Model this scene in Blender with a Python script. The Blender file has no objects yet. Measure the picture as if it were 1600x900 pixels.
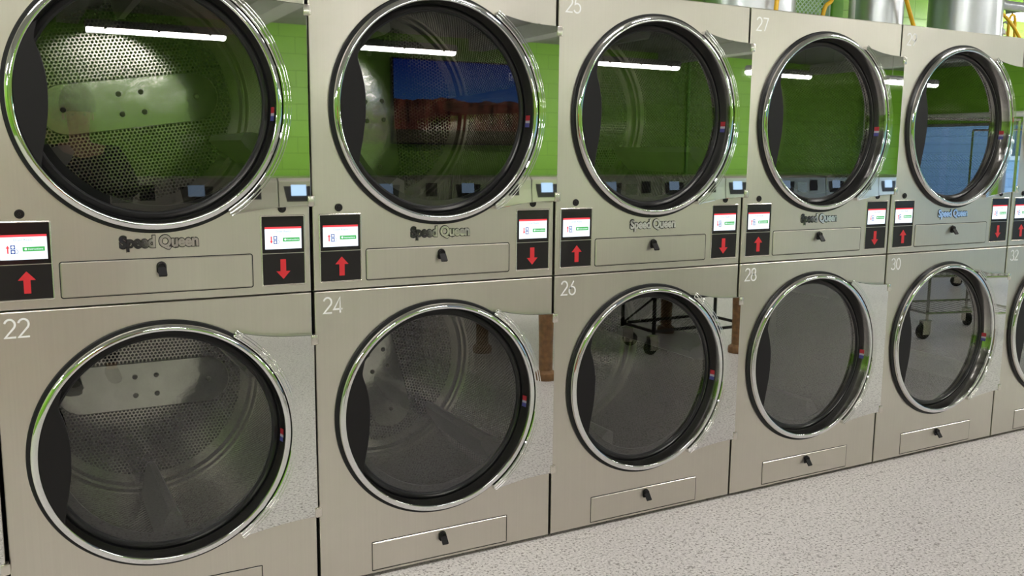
import bpy, bmesh, math, random
from mathutils import Vector, Matrix
from math import sin, cos, pi, radians as R

S = bpy.context.scene
COL = S.collection
W = .876            # width of one dryer column
ZM, ZT = .984, 1.984
DCX = .432          # door centre
DCZ = (.560, 1.552)

# ------------------------------------------------------------------ camera
def cam_axes(ya, pi_, ro):
    f = Vector((sin(ya)*cos(pi_), cos(ya)*cos(pi_), sin(pi_)))
    r = Vector((cos(ya), -sin(ya), 0)); u = r.cross(f)
    return cos(ro)*r + sin(ro)*u, -sin(ro)*r + cos(ro)*u, f
CAM = Vector((.0784, -2.7428, 1.4129))
cr, cu, cf = cam_axes(.50183, -.14669, .009138)
cd = bpy.data.cameras.new('camera'); cd.lens = 1416.04/1600*36; cd.sensor_width = 36; cd.clip_start = .02
cam = bpy.data.objects.new('camera', cd); COL.objects.link(cam)
m = Matrix.Identity(4)
for i in range(3): m[i][0], m[i][1], m[i][2], m[i][3] = cr[i], cu[i], -cf[i], CAM[i]
cam.matrix_world = m; S.camera = cam

# ------------------------------------------------------------------ world, exposure
wd = bpy.data.worlds.new('sky'); S.world = wd; wd.use_nodes = True
bg = wd.node_tree.nodes['Background']; bg.inputs[0].default_value = (.55, .72, 1, 1); bg.inputs[1].default_value = 1.8
S.view_settings.view_transform = 'Standard'; S.view_settings.look = 'None'
S.view_settings.exposure = 0.55; S.view_settings.gamma = 1; S.view_settings.use_curve_mapping = False
LAMP = 58
S.cycles.max_bounces = 10; S.cycles.glossy_bounces = 6; S.cycles.diffuse_bounces = 4
S.cycles.transparent_max_bounces = 12; S.cycles.sample_clamp_indirect = 3.; S.cycles.blur_glossy = .6

# ------------------------------------------------------------------ materials
class NT:
    def __init__(s, name):
        s.m = bpy.data.materials.new(name); s.m.use_nodes = True; s.t = s.m.node_tree
        s.p = s.t.nodes['Principled BSDF']; s.out = s.t.nodes['Material Output']
    def n(s, typ, ins=None, **kw):
        nd = s.t.nodes.new(typ)
        for k, v in kw.items(): setattr(nd, k, v)
        for k, v in (ins or {}).items():
            if isinstance(v, bpy.types.NodeSocket): s.t.links.new(v, nd.inputs[k])
            else: nd.inputs[k].default_value = v
        return nd
    def l(s, a, b): s.t.links.new(a, b)
    def math(s, op, a, b=0., c=0.):
        return s.n('ShaderNodeMath', {0: a, 1: b, 2: c}, operation=op).outputs[0]
    def mix(s, f, a, b):
        nd = s.n('ShaderNodeMix', {0: f, 6: a, 7: b}, data_type='RGBA'); return nd.outputs[2]
    def ramp(s, f, p0, c0, p1, c1):
        nd = s.n('ShaderNodeValToRGB', {0: f}); e = nd.color_ramp.elements
        e[0].position, e[0].color, e[1].position, e[1].color = p0, c0, p1, c1
        return nd.outputs[0]

def c4(c): return (c[0], c[1], c[2], 1)
def plain(name, col, rough=.5, metal=0., spec=.5, noise=0., nscale=20., coat=0., bump=0.):
    t = NT(name); t.p.inputs['Base Color'].default_value = c4(col)
    t.p.inputs['Roughness'].default_value = rough; t.p.inputs['Metallic'].default_value = metal
    t.p.inputs['Specular IOR Level'].default_value = spec; t.p.inputs['Coat Weight'].default_value = coat
    tc = t.n('ShaderNodeTexCoord')
    nz = t.n('ShaderNodeTexNoise', {'Vector': tc.outputs['Object'], 'Scale': nscale, 'Detail': 4.})
    k = noise or .04
    t.l(t.ramp(nz.outputs[0], .3, c4([x*(1-k) for x in col]), .7, c4([min(1, x*(1+k)) for x in col])), t.p.inputs['Base Color'])
    if bump:
        b = t.n('ShaderNodeBump', {'Height': nz.outputs[0], 'Strength': bump, 'Distance': .01}); t.l(b.outputs[0], t.p.inputs['Normal'])
    return t.m
def emit(name, col, st):
    t = NT(name); e = t.n('ShaderNodeEmission', {0: c4(col), 1: st}); t.l(e.outputs[0], t.out.inputs[0]); return t.m

def brushed(name, col, rough, streak=.09, wave=.4, sm=.05):
    t = NT(name); p = t.p; p.inputs['Metallic'].default_value = 1.
    geo = t.n('ShaderNodeNewGeometry')
    mp = t.n('ShaderNodeMapping', {'Vector': geo.outputs['Position'], 'Scale': (170, 40, 1.6)})
    n1 = t.n('ShaderNodeTexNoise', {'Vector': mp.outputs[0], 'Scale': 1., 'Detail': 5.})
    n2 = t.n('ShaderNodeTexNoise', {'Vector': geo.outputs['Position'], 'Scale': 7., 'Detail': 6., 'Roughness': .65})
    n3 = t.n('ShaderNodeTexNoise', {'Vector': geo.outputs['Position'], 'Scale': 1.6, 'Detail': 1.})
    a = t.math('MULTIPLY_ADD', n1.outputs[0], streak, 1-streak/2)
    b = t.math('MULTIPLY_ADD', n2.outputs[0], sm*2, 1-sm)
    f = t.math('MULTIPLY', a, b)
    vm = t.n('ShaderNodeVectorMath', {0: col, 'Scale': f}, operation='SCALE')
    t.l(vm.outputs[0], p.inputs['Base Color'])
    rr = t.math('MULTIPLY_ADD', n2.outputs[0], .05, rough-.02)
    t.l(rr, p.inputs['Roughness'])
    h = n3.outputs[0]
    bp = t.n('ShaderNodeBump', {'Height': h, 'Strength': wave, 'Distance': .05})
    t.l(bp.outputs[0], p.inputs['Normal'])
    p.inputs['Anisotropic'].default_value = .3
    t.l(t.n('ShaderNodeCombineXYZ', {2: 1.}).outputs[0], p.inputs['Tangent'])
    return t.m
M = {}
M['steel'] = brushed('brushed_stainless', (.66, .62, .555), .31)
M['drawer'] = brushed('brushed_stainless_drawer', (.62, .57, .50), .28)
M['edge'] = plain('steel_edge', (.72, .68, .62), .25, 1.)
M['polish'] = plain('polished_stainless', (.74, .74, .73), .015, 1., noise=.01, nscale=60)
M['chrome'] = plain('chrome', (.82, .82, .83), .05, 1., nscale=5)
M['cone'] = plain('polished_door_inner', (.80, .78, .76), .12, 1., nscale=5)
M['rubber'] = plain('black_rubber', (.008, .008, .009), .42, spec=.3)
M['blackpl'] = plain('black_plastic', (.011, .009, .010), .32, spec=.35, nscale=200)
M['handle'] = plain('matt_black_handle', (.007, .006, .007), .5, spec=.25, nscale=200)
M['blackgl'] = plain('black_gloss_panel', (.012, .011, .012), .12)
M['dark'] = plain('dark_void_paint', (.02, .02, .02), .8)
M['galv'] = plain('galvanised_body', (.25, .25, .25), .5, .8)
M['white'] = plain('white_decal', (.90, .89, .90), .5)
M['eyem'] = plain('eye_white', (.35, .32, .30), .3)
M['red'] = plain('red_decal', (.62, .02, .03), .45)
M['patch1'] = plain('patch_red', (.32, .02, .03), .5); M['patch2'] = plain('patch_pale', (.35, .34, .40), .5); M['patch3'] = plain('patch_blue', (.05, .05, .20), .5)
M['blue'] = plain('blue_decal', (.04, .06, .35), .45)
M['boltm'] = plain('dark_bolt', (.12, .11, .10), .4, .9)
M['scr'] = emit('lit_screen_white', (.80, .91, 1.), 1.05)
M['scr_r'] = emit('lit_screen_red', (.75, .06, .07), 1.0)
M['scr_g'] = emit('lit_screen_green', (.07, .40, .09), .9)
M['scr_b'] = emit('lit_screen_navy', (.03, .06, .30), .8)
M['scr_t'] = emit('lit_screen_grey_text', (.30, .36, .42), .8)

def perforated():
    t = NT('perforated_drum_steel'); p = t.p
    uv = t.n('ShaderNodeUVMap')
    s = .0128; sy = s*1.732
    def lat(off):
        v = t.n('ShaderNodeVectorMath', {0: uv.outputs[0], 1: (off[0], off[1], 0)}, operation='ADD').outputs[0]
        w = t.n('ShaderNodeVectorMath', {0: v, 1: (s/2, sy/2, 1), 2: (-s/2, -sy/2, -1)}, operation='WRAP').outputs[0]
        return t.n('ShaderNodeVectorMath', {0: w}, operation='LENGTH').outputs['Value']
    d = t.math('MINIMUM', lat((0, 0)), lat((s/2, sy/2)))
    hole = t.math('LESS_THAN', d, .0045)
    # a second uv channel carries where the sheet is punched
    uv2 = t.n('ShaderNodeUVMap', uv_map='Punched')
    sx = t.n('ShaderNodeSeparateXYZ', {0: uv2.outputs[0]})
    hole = t.math('MULTIPLY', hole, t.math('GREATER_THAN', sx.outputs[0], .5))
    geo = t.n('ShaderNodeNewGeometry')
    nz = t.n('ShaderNodeTexNoise', {'Vector': geo.outputs['Position'], 'Scale': 9., 'Detail': 4.})
    col = t.ramp(nz.outputs[0], .3, (.46, .44, .41, 1), .7, (.62, .59, .55, 1))
    t.l(t.mix(hole, col, (.006, .006, .006, 1)), p.inputs['Base Color'])
    t.l(t.math('MULTIPLY_ADD', hole, -1., 1.), p.inputs['Metallic'])
    t.l(t.math('MULTIPLY_ADD', hole, .6, .15), p.inputs['Roughness'])
    t.l(t.math('MULTIPLY_ADD', hole, -.5, .5), p.inputs['Specular IOR Level'])
    return t.m
M['drum'] = perforated()
M['drumpl'] = plain('drum_plate_steel', (.66, .64, .60), .12, 1., noise=.1, nscale=12, bump=.1)
M['baffle'] = plain('drum_baffle_steel', (.10, .095, .09), .4, .6, noise=.1)

def glassm(name, ior, tint):
    t = NT(name)
    g = t.n('ShaderNodeNewGeometry')
    d = t.math('ABSOLUTE', t.n('ShaderNodeVectorMath', {0: g.outputs['Incoming'], 1: g.outputs['Normal']}, operation='DOT_PRODUCT').outputs['Value'])
    fr = t.n('ShaderNodeMath', {0: t.math('POWER', t.math('SUBTRACT', 1., d), 2.0), 1: 1-ior, 2: ior}, operation='MULTIPLY_ADD')
    tr = t.n('ShaderNodeBsdfTransparent', {0: c4(tint)}); gl = t.n('ShaderNodeBsdfGlossy', {0: (1, 1, 1, 1), 'Roughness': 0.})
    mx = t.n('ShaderNodeMixShader', {0: fr.outputs[0], 1: tr.outputs[0], 2: gl.outputs[0]})
    t.l(mx.outputs[0], t.out.inputs[0]); return t.m
M['glass'] = glassm('tinted_door_glass', .07, (.66, .67, .65))
M['pane'] = glassm('window_glass', .06, (.93, .96, .95))

def blockwall(name, col, axis):
    t = NT(name); p = t.p; p.inputs['Roughness'].default_value = .42
    geo = t.n('ShaderNodeNewGeometry'); sp = t.n('ShaderNodeSeparateXYZ', {0: geo.outputs['Position']})
    v = t.n('ShaderNodeCombineXYZ', {0: sp.outputs[axis], 1: sp.outputs[2]})
    br = t.n('ShaderNodeTexBrick', {'Vector': v.outputs[0], 'Scale': 1., 'Mortar Size': .006, 'Mortar Smooth': .5,
        'Brick Width': .4, 'Row Height': .2, 'Color1': c4(col), 'Color2': c4([x*.95 for x in col]), 'Mortar': c4([x*.80 for x in col])})
    nz = t.n('ShaderNodeTexNoise', {'Vector': geo.outputs['Position'], 'Scale': 90., 'Detail': 4.})
    t.l(br.outputs['Color'], p.inputs['Base Color'])
    h = t.math('MULTIPLY_ADD', br.outputs['Fac'], -1., t.math('MULTIPLY', nz.outputs[0], .25))
    b = t.n('ShaderNodeBump', {'Height': h, 'Strength': .5, 'Distance': .006}); t.l(b.outputs[0], p.inputs['Normal'])
    return t.m
GREEN = (.21, .45, .04)
M['greenx'] = blockwall('lime_painted_block_x', GREEN, 0)
M['greeny'] = blockwall('lime_painted_block_y', GREEN, 1)
M['greenp'] = plain('lime_paint', (.25, .60, .08), .4)
M['ceil'] = plain('grey_ceiling_paint', (.30, .30, .28), .8, noise=.1, nscale=2)
M['beam'] = plain('pale_beam_paint', (.45, .45, .43), .6)

def floorm():
    t = NT('speckled_floor'); p = t.p
    geo = t.n('ShaderNodeNewGeometry'); P = geo.outputs['Position']
    v1 = t.n('ShaderNodeTexNoise', {'Vector': P, 'Scale': 105., 'Detail': 3., 'Roughness': .6})
    v2 = t.n('ShaderNodeTexNoise', {'Vector': P, 'Scale': 62., 'Detail': 2., 'Distortion': 1.})
    v3 = t.n('ShaderNodeTexNoise', {'Vector': P, 'Scale': 1.2, 'Detail': 3.})
    base = t.ramp(v3.outputs[0], .3, (.65, .61, .605, 1), .7, (.72, .68, .67, 1))
    dk = t.ramp(v1.outputs[0], .56, (0, 0, 0, 1), .63, (1, 1, 1, 1))
    lt = t.ramp(v1.outputs[0], .36, (1, 1, 1, 1), .43, (0, 0, 0, 1))
    dk2 = t.ramp(v2.outputs[0], .62, (0, 0, 0, 1), .67, (1, 1, 1, 1))
    c = t.mix(dk, base, (.20, .18, .17, 1)); c = t.mix(lt, c, (.86, .83, .81, 1)); c = t.mix(dk2, c, (.30, .27, .26, 1))
    t.l(c, p.inputs['Base Color']); p.inputs['Roughness'].default_value = .33; p.inputs['Specular IOR Level'].default_value = .4
    b = t.n('ShaderNodeBump', {'Height': v1.outputs[0], 'Strength': .15, 'Distance': .002}); t.l(b.outputs[0], p.inputs['Normal'])
    return t.m
M['floor'] = floorm()
M['lamp'] = emit('lamp_diffuser', (1, .97, .93), LAMP)
M['lamph'] = plain('lamp_housing', (.25, .25, .25), .5)
M['duct'] = plain('galvanised_duct', (.58, .60, .63), .32, 1., noise=.08, nscale=6)
M['pipe'] = plain('grey_gas_pipe', (.42, .43, .46), .35, .5, noise=.1, nscale=30)
M['brass'] = plain('brass_fitting', (.45, .25, .12), .35, .9, noise=.1)
M['yellow'] = plain('yellow_hose', (.80, .46, .01), .4)
M['mesh'] = plain('pale_mesh_paint', (.75, .95, .78), .5)
M['pvc'] = plain('white_pipe', (.75, .75, .73), .4)
M['wood'] = plain('brown_wood', (.20, .10, .04), .55, noise=.35, nscale=25, bump=.3)
M['woodtop'] = plain('table_laminate', (.45, .43, .40), .4)
M['wire'] = plain('chromed_wire', (.55, .54, .52), .2, 1.)
M['navy'] = plain('navy_screen', (.03, .05, .12), .2)

# ------------------------------------------------------------------ mesh helpers
class MB:
    def __init__(s): s.bm = bmesh.new(); s.mi = 0
    def face(s, vs, mi=None):
        try: f = s.bm.faces.new(vs)
        except ValueError: return None
        f.material_index = s.mi if mi is None else mi; return f
    def box(s, x0, x1, y0, y1, z0, z1, mi=None, bev=0.):
        b = bev
        if b <= 0:
            v = [s.bm.verts.new((x, y, z)) for x in (x0, x1) for y in (y0, y1) for z in (z0, z1)]
            for q in ((0, 1, 3, 2), (4, 6, 7, 5), (0, 4, 5, 1), (2, 3, 7, 6), (0, 2, 6, 4), (1, 5, 7, 3)): s.face([v[i] for i in q], mi)
            return s
        t = bmesh.new(); r = bmesh.ops.create_cube(t, size=1.)
        for v in t.verts: v.co = Vector(((x0+x1)/2+v.co.x*(x1-x0), (y0+y1)/2+v.co.y*(y1-y0), (z0+z1)/2+v.co.z*(z1-z0)))
        bmesh.ops.bevel(t, geom=t.edges[:], offset=b, segments=2, affect='EDGES', profile=.5)
        s.add(t, mi); return s
    def add(s, t, mi=None, mat=None):
        mp = {}
        for v in t.verts: mp[v] = s.bm.verts.new(mat @ v.co if mat else v.co)
        for f in t.faces: s.face([mp[v] for v in f.verts], mi)
        t.free()
    def prism(s, poly, y0, y1, mi=None, cap=0.0015):
        """poly in (x,z) seen from the front (y0 is the front); a small chamfer on the front edge"""
        n = len(poly); P = [Vector((a, b)) for a, b in poly]
        A = sum(P[i].x*P[(i+1) % n].y-P[(i+1) % n].x*P[i].y for i in range(n))
        if A < 0: P.reverse()
        def ins(d):
            o = []
            for i in range(n):
                a, b, c = P[i-1], P[i], P[(i+1) % n]
                e1 = (b-a).normalized(); e2 = (c-b).normalized()
                n1 = Vector((-e1.y, e1.x)); n2 = Vector((-e2.y, e2.x)); k = 1+n1.dot(n2)
                o.append(b+(n1+n2)*(d/max(k, .3)))
            return o
        rings = []
        if cap > 0: rings.append([s.bm.verts.new((q.x, y0, q.y)) for q in ins(cap)]); rings.append([s.bm.verts.new((q.x, y0+cap, q.y)) for q in P])
        else: rings.append([s.bm.verts.new((q.x, y0, q.y)) for q in P])
        rings.append([s.bm.verts.new((q.x, y1, q.y)) for q in P])
        s.face(rings[0], mi); s.face(rings[-1][::-1], mi)
        for a, b in zip(rings, rings[1:]):
            for i in range(n): s.face([a[i], b[i], b[(i+1) % n], a[(i+1) % n]], mi)
        return s
    def lathe(s, prof, cx=0, cz=0, seg=96, a0=0., a1=2*pi, mi=None, axis='y', uv=False):
        full = abs(a1-a0-2*pi) < 1e-6; n = seg if full else seg+1
        def P(r, h, a):
            if axis == 'y': return (cx+r*cos(a), h, cz+r*sin(a))
            if axis == 'z': return (cx+r*cos(a), cz+r*sin(a), h)
            return (h, cx+r*cos(a), cz+r*sin(a))
        rows = []
        for r, h in prof:
            if r < 1e-6: rows.append([s.bm.verts.new(P(0, h, 0))])
            else: rows.append([s.bm.verts.new(P(r, h, a0+(a1-a0)*i/seg)) for i in range(n)])
        for A, B in zip(rows, rows[1:]):
            for i in range(seg):
                j = (i+1) % n
                if len(A) == 1 and len(B) == 1: continue
                if len(A) == 1: s.face([A[0], B[i], B[j]], mi)
                elif len(B) == 1: s.face([A[i], B[0], A[j]], mi)
                else: s.face([A[i], B[i], B[j], A[j]], mi)
        return s
    def tube(s, pts, r, seg=10, mi=None, closed=False):
        P = [Vector(p) for p in pts]; n = len(P)
        rr = r if isinstance(r, (list, tuple)) else [r]*n
        rows = []; up = None
        for i in range(n):
            t = ((P[(i+1) % n] if (closed or i < n-1) else P[i]) - (P[i-1] if (closed or i > 0) else P[i])).normalized()
            if up is None:
                up = Vector((0, 0, 1)) if abs(t.z) < .9 else Vector((1, 0, 0))
            u = (up - t*up.dot(t))
            u = u.normalized() if u.length > 1e-6 else t.orthogonal().normalized()
            w = t.cross(u); up = u
            rows.append([s.bm.verts.new(P[i]+(u*cos(a)+w*sin(a))*rr[i]) for a in [2*pi*k/seg for k in range(seg)]])
        pr = list(zip(rows, rows[1:])) + ([(rows[-1], rows[0])] if closed else [])
        for A, B in pr:
            for k in range(seg): s.face([A[k], A[(k+1) % seg], B[(k+1) % seg], B[k]], mi)
        if not closed: s.face(rows[0][::-1], mi); s.face(rows[-1], mi)
        return s
    def ribbon(s, pts, w, y, d=.0006, mi=None):
        """flat stroke in the x-z plane"""
        P = [Vector(p) for p in pts]; n = len(P); L = []; Rr = []
        for i in range(n):
            e1 = (P[i]-P[i-1]).normalized() if i else None; e2 = (P[i+1]-P[i]).normalized() if i < n-1 else None
            e1 = e1 or e2; e2 = e2 or e1
            n1 = Vector((-e1.y, e1.x)); n2 = Vector((-e2.y, e2.x)); k = max(1+n1.dot(n2), .45)
            o = (n1+n2)*(w/2/k); L.append(P[i]+o); Rr.append(P[i]-o)
        for i in range(n-1):
            s.prism([tuple(L[i]), tuple(L[i+1]), tuple(Rr[i+1]), tuple(Rr[i])], y, y+d, mi, cap=0)
        return s
    def build(s, name, mats, parent=None, loc=(0, 0, 0), smooth=32, nodoubles=False, rot=(0, 0, 0)):
        if not isinstance(mats, (list, tuple)): mats = [mats]
        if not nodoubles: bmesh.ops.remove_doubles(s.bm, verts=s.bm.verts[:], dist=1e-6)
        bmesh.ops.recalc_face_normals(s.bm, faces=s.bm.faces[:])
        me = bpy.data.meshes.new(name); s.bm.to_mesh(me); s.bm.free()
        for mm in mats: me.materials.append(M[mm] if isinstance(mm, str) else mm)
        if smooth:
            me.polygons.foreach_set('use_smooth', [True]*len(me.polygons)); me.set_sharp_from_angle(angle=R(smooth))
        o = bpy.data.objects.new(name, me); COL.objects.link(o); o.location = loc; o.rotation_euler = rot
        if parent: o.parent = parent
        return o
def tag(o, label=None, cat=None, group=None, kind=None):
    if label: o['label'] = label
    if cat: o['category'] = cat
    if group: o['group'] = group
    if kind: o['kind'] = kind
    return o
def empty(name, loc=(0, 0, 0), rz=0., **k):
    o = bpy.data.objects.new(name, None); o.empty_display_size = .1; COL.objects.link(o)
    o.location = loc; o.rotation_euler = (0, 0, rz); return tag(o, **k)
def copy_tree(o, parent=None):
    c = o.copy(); COL.objects.link(c)
    if parent: c.parent = parent
    for ch in list(o.children): copy_tree(ch, c)
    return c
def bez(P, n=10):
    out = []
    for i in range(len(P)-1):
        p0 = Vector(P[max(i-1, 0)]); p1 = Vector(P[i]); p2 = Vector(P[i+1]); p3 = Vector(P[min(i+2, len(P)-1)])
        for j in range(n):
            t = j/n
            out.append(.5*((2*p1)+(p2-p0)*t+(2*p0-5*p1+4*p2-p3)*t*t+(3*p1-p0-3*p2+p3)*t**3))
    out.append(Vector(P[-1])); return out
def rrect(x0, x1, z0, z1, r, n=6):
    out = []
    for cx, cz, a in ((x1-r, z1-r, 0), (x0+r, z1-r, 90), (x0+r, z0+r, 180), (x1-r, z0+r, 270)):
        for i in range(n+1): t = R(a+90*i/n); out.append((cx+r*cos(t), cz+r*sin(t)))
    return out
def text_into(mb, s, size, x, z, y, depth, offset=0., mi=None, space=1., align='LEFT', sx=1.):
    cu_ = bpy.data.curves.new('t', 'FONT'); cu_.body = s; cu_.size = size; cu_.offset = offset; cu_.extrude = depth/2
    cu_.space_character = space; cu_.align_x = align; cu_.resolution_u = 4
    ob = bpy.data.objects.new('t', cu_); COL.objects.link(ob)
    dg = bpy.context.evaluated_depsgraph_get(); me = bpy.data.meshes.new_from_object(ob.evaluated_get(dg))
    bpy.data.objects.remove(ob); bpy.data.curves.remove(cu_)
    t = bmesh.new(); t.from_mesh(me); bpy.data.meshes.remove(me)
    mb.add(t, mi, Matrix(((sx, 0, 0, x), (0, 0, -1, y), (0, 1, 0, z), (0, 0, 0, 1))))

# ------------------------------------------------------------------ room
def struct(name, mb, mat, **k): o = mb.build(name, mat, smooth=0, **k); o['kind'] = 'structure'; return o
XL, XR, YF, YB, ZC = -5., 14.3, -8.55, 1.75, 2.95
struct('floor', MB().box(XL-.2, XR+.2, YF-.2, YB+.2, -.1, 0), 'floor')
struct('ceiling', MB().box(XL-.2, XR+.2, YF-.2, YB+.2, ZC, ZC+.1), 'ceil')
struct('wall_front', MB().box(XL-.2, XR+.2, YF-.2, YF, 0, ZC), 'greenx')
struct('wall_back', MB().box(XL-.2, XR+.2, YB, YB+.2, 0, ZC), 'greenx')
struct('wall_left', MB().box(XL-.2, XL, YF, YB, 0, ZC), 'greeny')
WY = [(-8.35, -6.75), (-6.65, -5.05), (-4.95, -3.35), (-3.25, -1.65)]
WZ0, WZ1 = .25, 2.0
mb = MB().box(XR, XR+.2, YF, YB, WZ1, ZC).box(XR, XR+.2, YF, YB, 0, WZ0).box(XR, XR+.2, YF, -8.35, WZ0, WZ1).box(XR, XR+.2, -1.65, YB, WZ0, WZ1)
for a, b in zip(WY, WY[1:]): mb.box(XR, XR+.2, a[1], b[0], WZ0, WZ1)
struct('wall_right', mb, 'greeny')
for i, (a, b) in enumerate(WY):
    mb = MB(); t = .05
    mb.box(XR+.03, XR+.13, a, a+t, WZ0, WZ1).box(XR+.03, XR+.13, b-t, b, WZ0, WZ1).box(XR+.03, XR+.13, a, b, WZ0, WZ0+t).box(XR+.03, XR+.13, a, b, WZ1-t, WZ1)
    w = struct('window_%d' % (i+1), mb, 'lamph')
    g = MB().box(XR+.07, XR+.08, a+t, b-t, WZ0+t, WZ1-t).build('pane', 'pane', w, smooth=0)
for i, x in enumerate((-2.6, .6, 2.4, 5.6, 8.8, 12.)):
    struct('trim_%d' % (i+1), MB().box(x, x+.22, YF, YB, ZC-.16, ZC), 'beam')

# ------------------------------------------------------------------ dryer column template
T = empty('stacked_tumble_dryer', (0, 0, 0))
G = .0025
def cabinet():
    mb = MB(); d = 1.1
    x0, x1 = .006, W-.006
    mb.box(x0, x0+.004, .024, d, .03, ZT-.006).box(x1-.004, x1, .024, d, .03, ZT-.006)
    mb.box(x0+.004, x1-.004, d-.01, d, .03, ZT-.006)
    for z in (.03, ZM-.003, ZT-.014): mb.box(x0+.004, x1-.004, .024, d-.01, z, z+.008)
    return mb
cabinet().build('cabinet', 'galv', T, smooth=0)
MB().box(.03, W-.03, .035, 1.05, 0, .029).build('plinth', 'dark', T, smooth=0)

def panel(z0, z1, cz, rh, y0=0., y1=.022, x0=.0048, x1=W-.0048):
    """sheet steel front with a round opening and folded edges"""
    mb = MB(); bm = mb.bm; N = 128; e = .003
    ang = [2*pi*i/N for i in range(N)]
    corners = [math.atan2(zz-cz, xx-DCX) % (2*pi) for xx in (x0+e, x1-e) for zz in (z0+e, z1-e)]
    ang = sorted(set([a for a in ang if min(abs(a-c) for c in corners) > .01] + corners)); n = len(ang)
    def edge(a, ins):
        dx, dz = cos(a), sin(a); t = 1e9
        X0, X1, Z0, Z1 = x0+ins, x1-ins, z0+ins, z1-ins
        if dx > 1e-9: t = min(t, (X1-DCX)/dx)
        if dx < -1e-9: t = min(t, (X0-DCX)/dx)
        if dz > 1e-9: t = min(t, (Z1-cz)/dz)
        if dz < -1e-9: t = min(t, (Z0-cz)/dz)
        return DCX+dx*t, cz+dz*t
    def snap(a, ins):
        p = edge(a, e)  # same ray, scaled to the outer rectangle
        x, z = p
        if abs(x-(x0+e)) < 1e-6: x = x0+ins
        if abs(x-(x1-e)) < 1e-6: x = x1-ins
        if abs(z-(z0+e)) < 1e-6: z = z0+ins
        if abs(z-(z1-e)) < 1e-6: z = z1-ins
        return x, z
    rows = []
    rows.append([bm.verts.new((DCX+rh*cos(a), y1+.01, cz+rh*sin(a))) for a in ang])
    rows.append([bm.verts.new((DCX+rh*cos(a), y0, cz+rh*sin(a))) for a in ang])
    rows.append([bm.verts.new((p[0], y0, p[1])) for p in (edge(a, e) for a in ang)])
    rows.append([bm.verts.new((p[0], y0+.0012, p[1])) for p in (snap(a, .0009) for a in ang)])
    rows.append([bm.verts.new((p[0], y0+e, p[1])) for p in (snap(a, 0) for a in ang)])
    rows.append([bm.verts.new((p[0], y1, p[1])) for p in (snap(a, 0) for a in ang)])
    for A, B in zip(rows, rows[1:]):
        for i in range(n): mb.face([A[i], B[i], B[(i+1) % n], A[(i+1) % n]])
    return mb
panel(.012, ZM-G, DCZ[0], .366).build('front_panel', 'steel', T, smooth=12)
panel(ZM+.0015, ZT, DCZ[1], .366).build('front_panel', 'steel', T, smooth=12)

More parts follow.
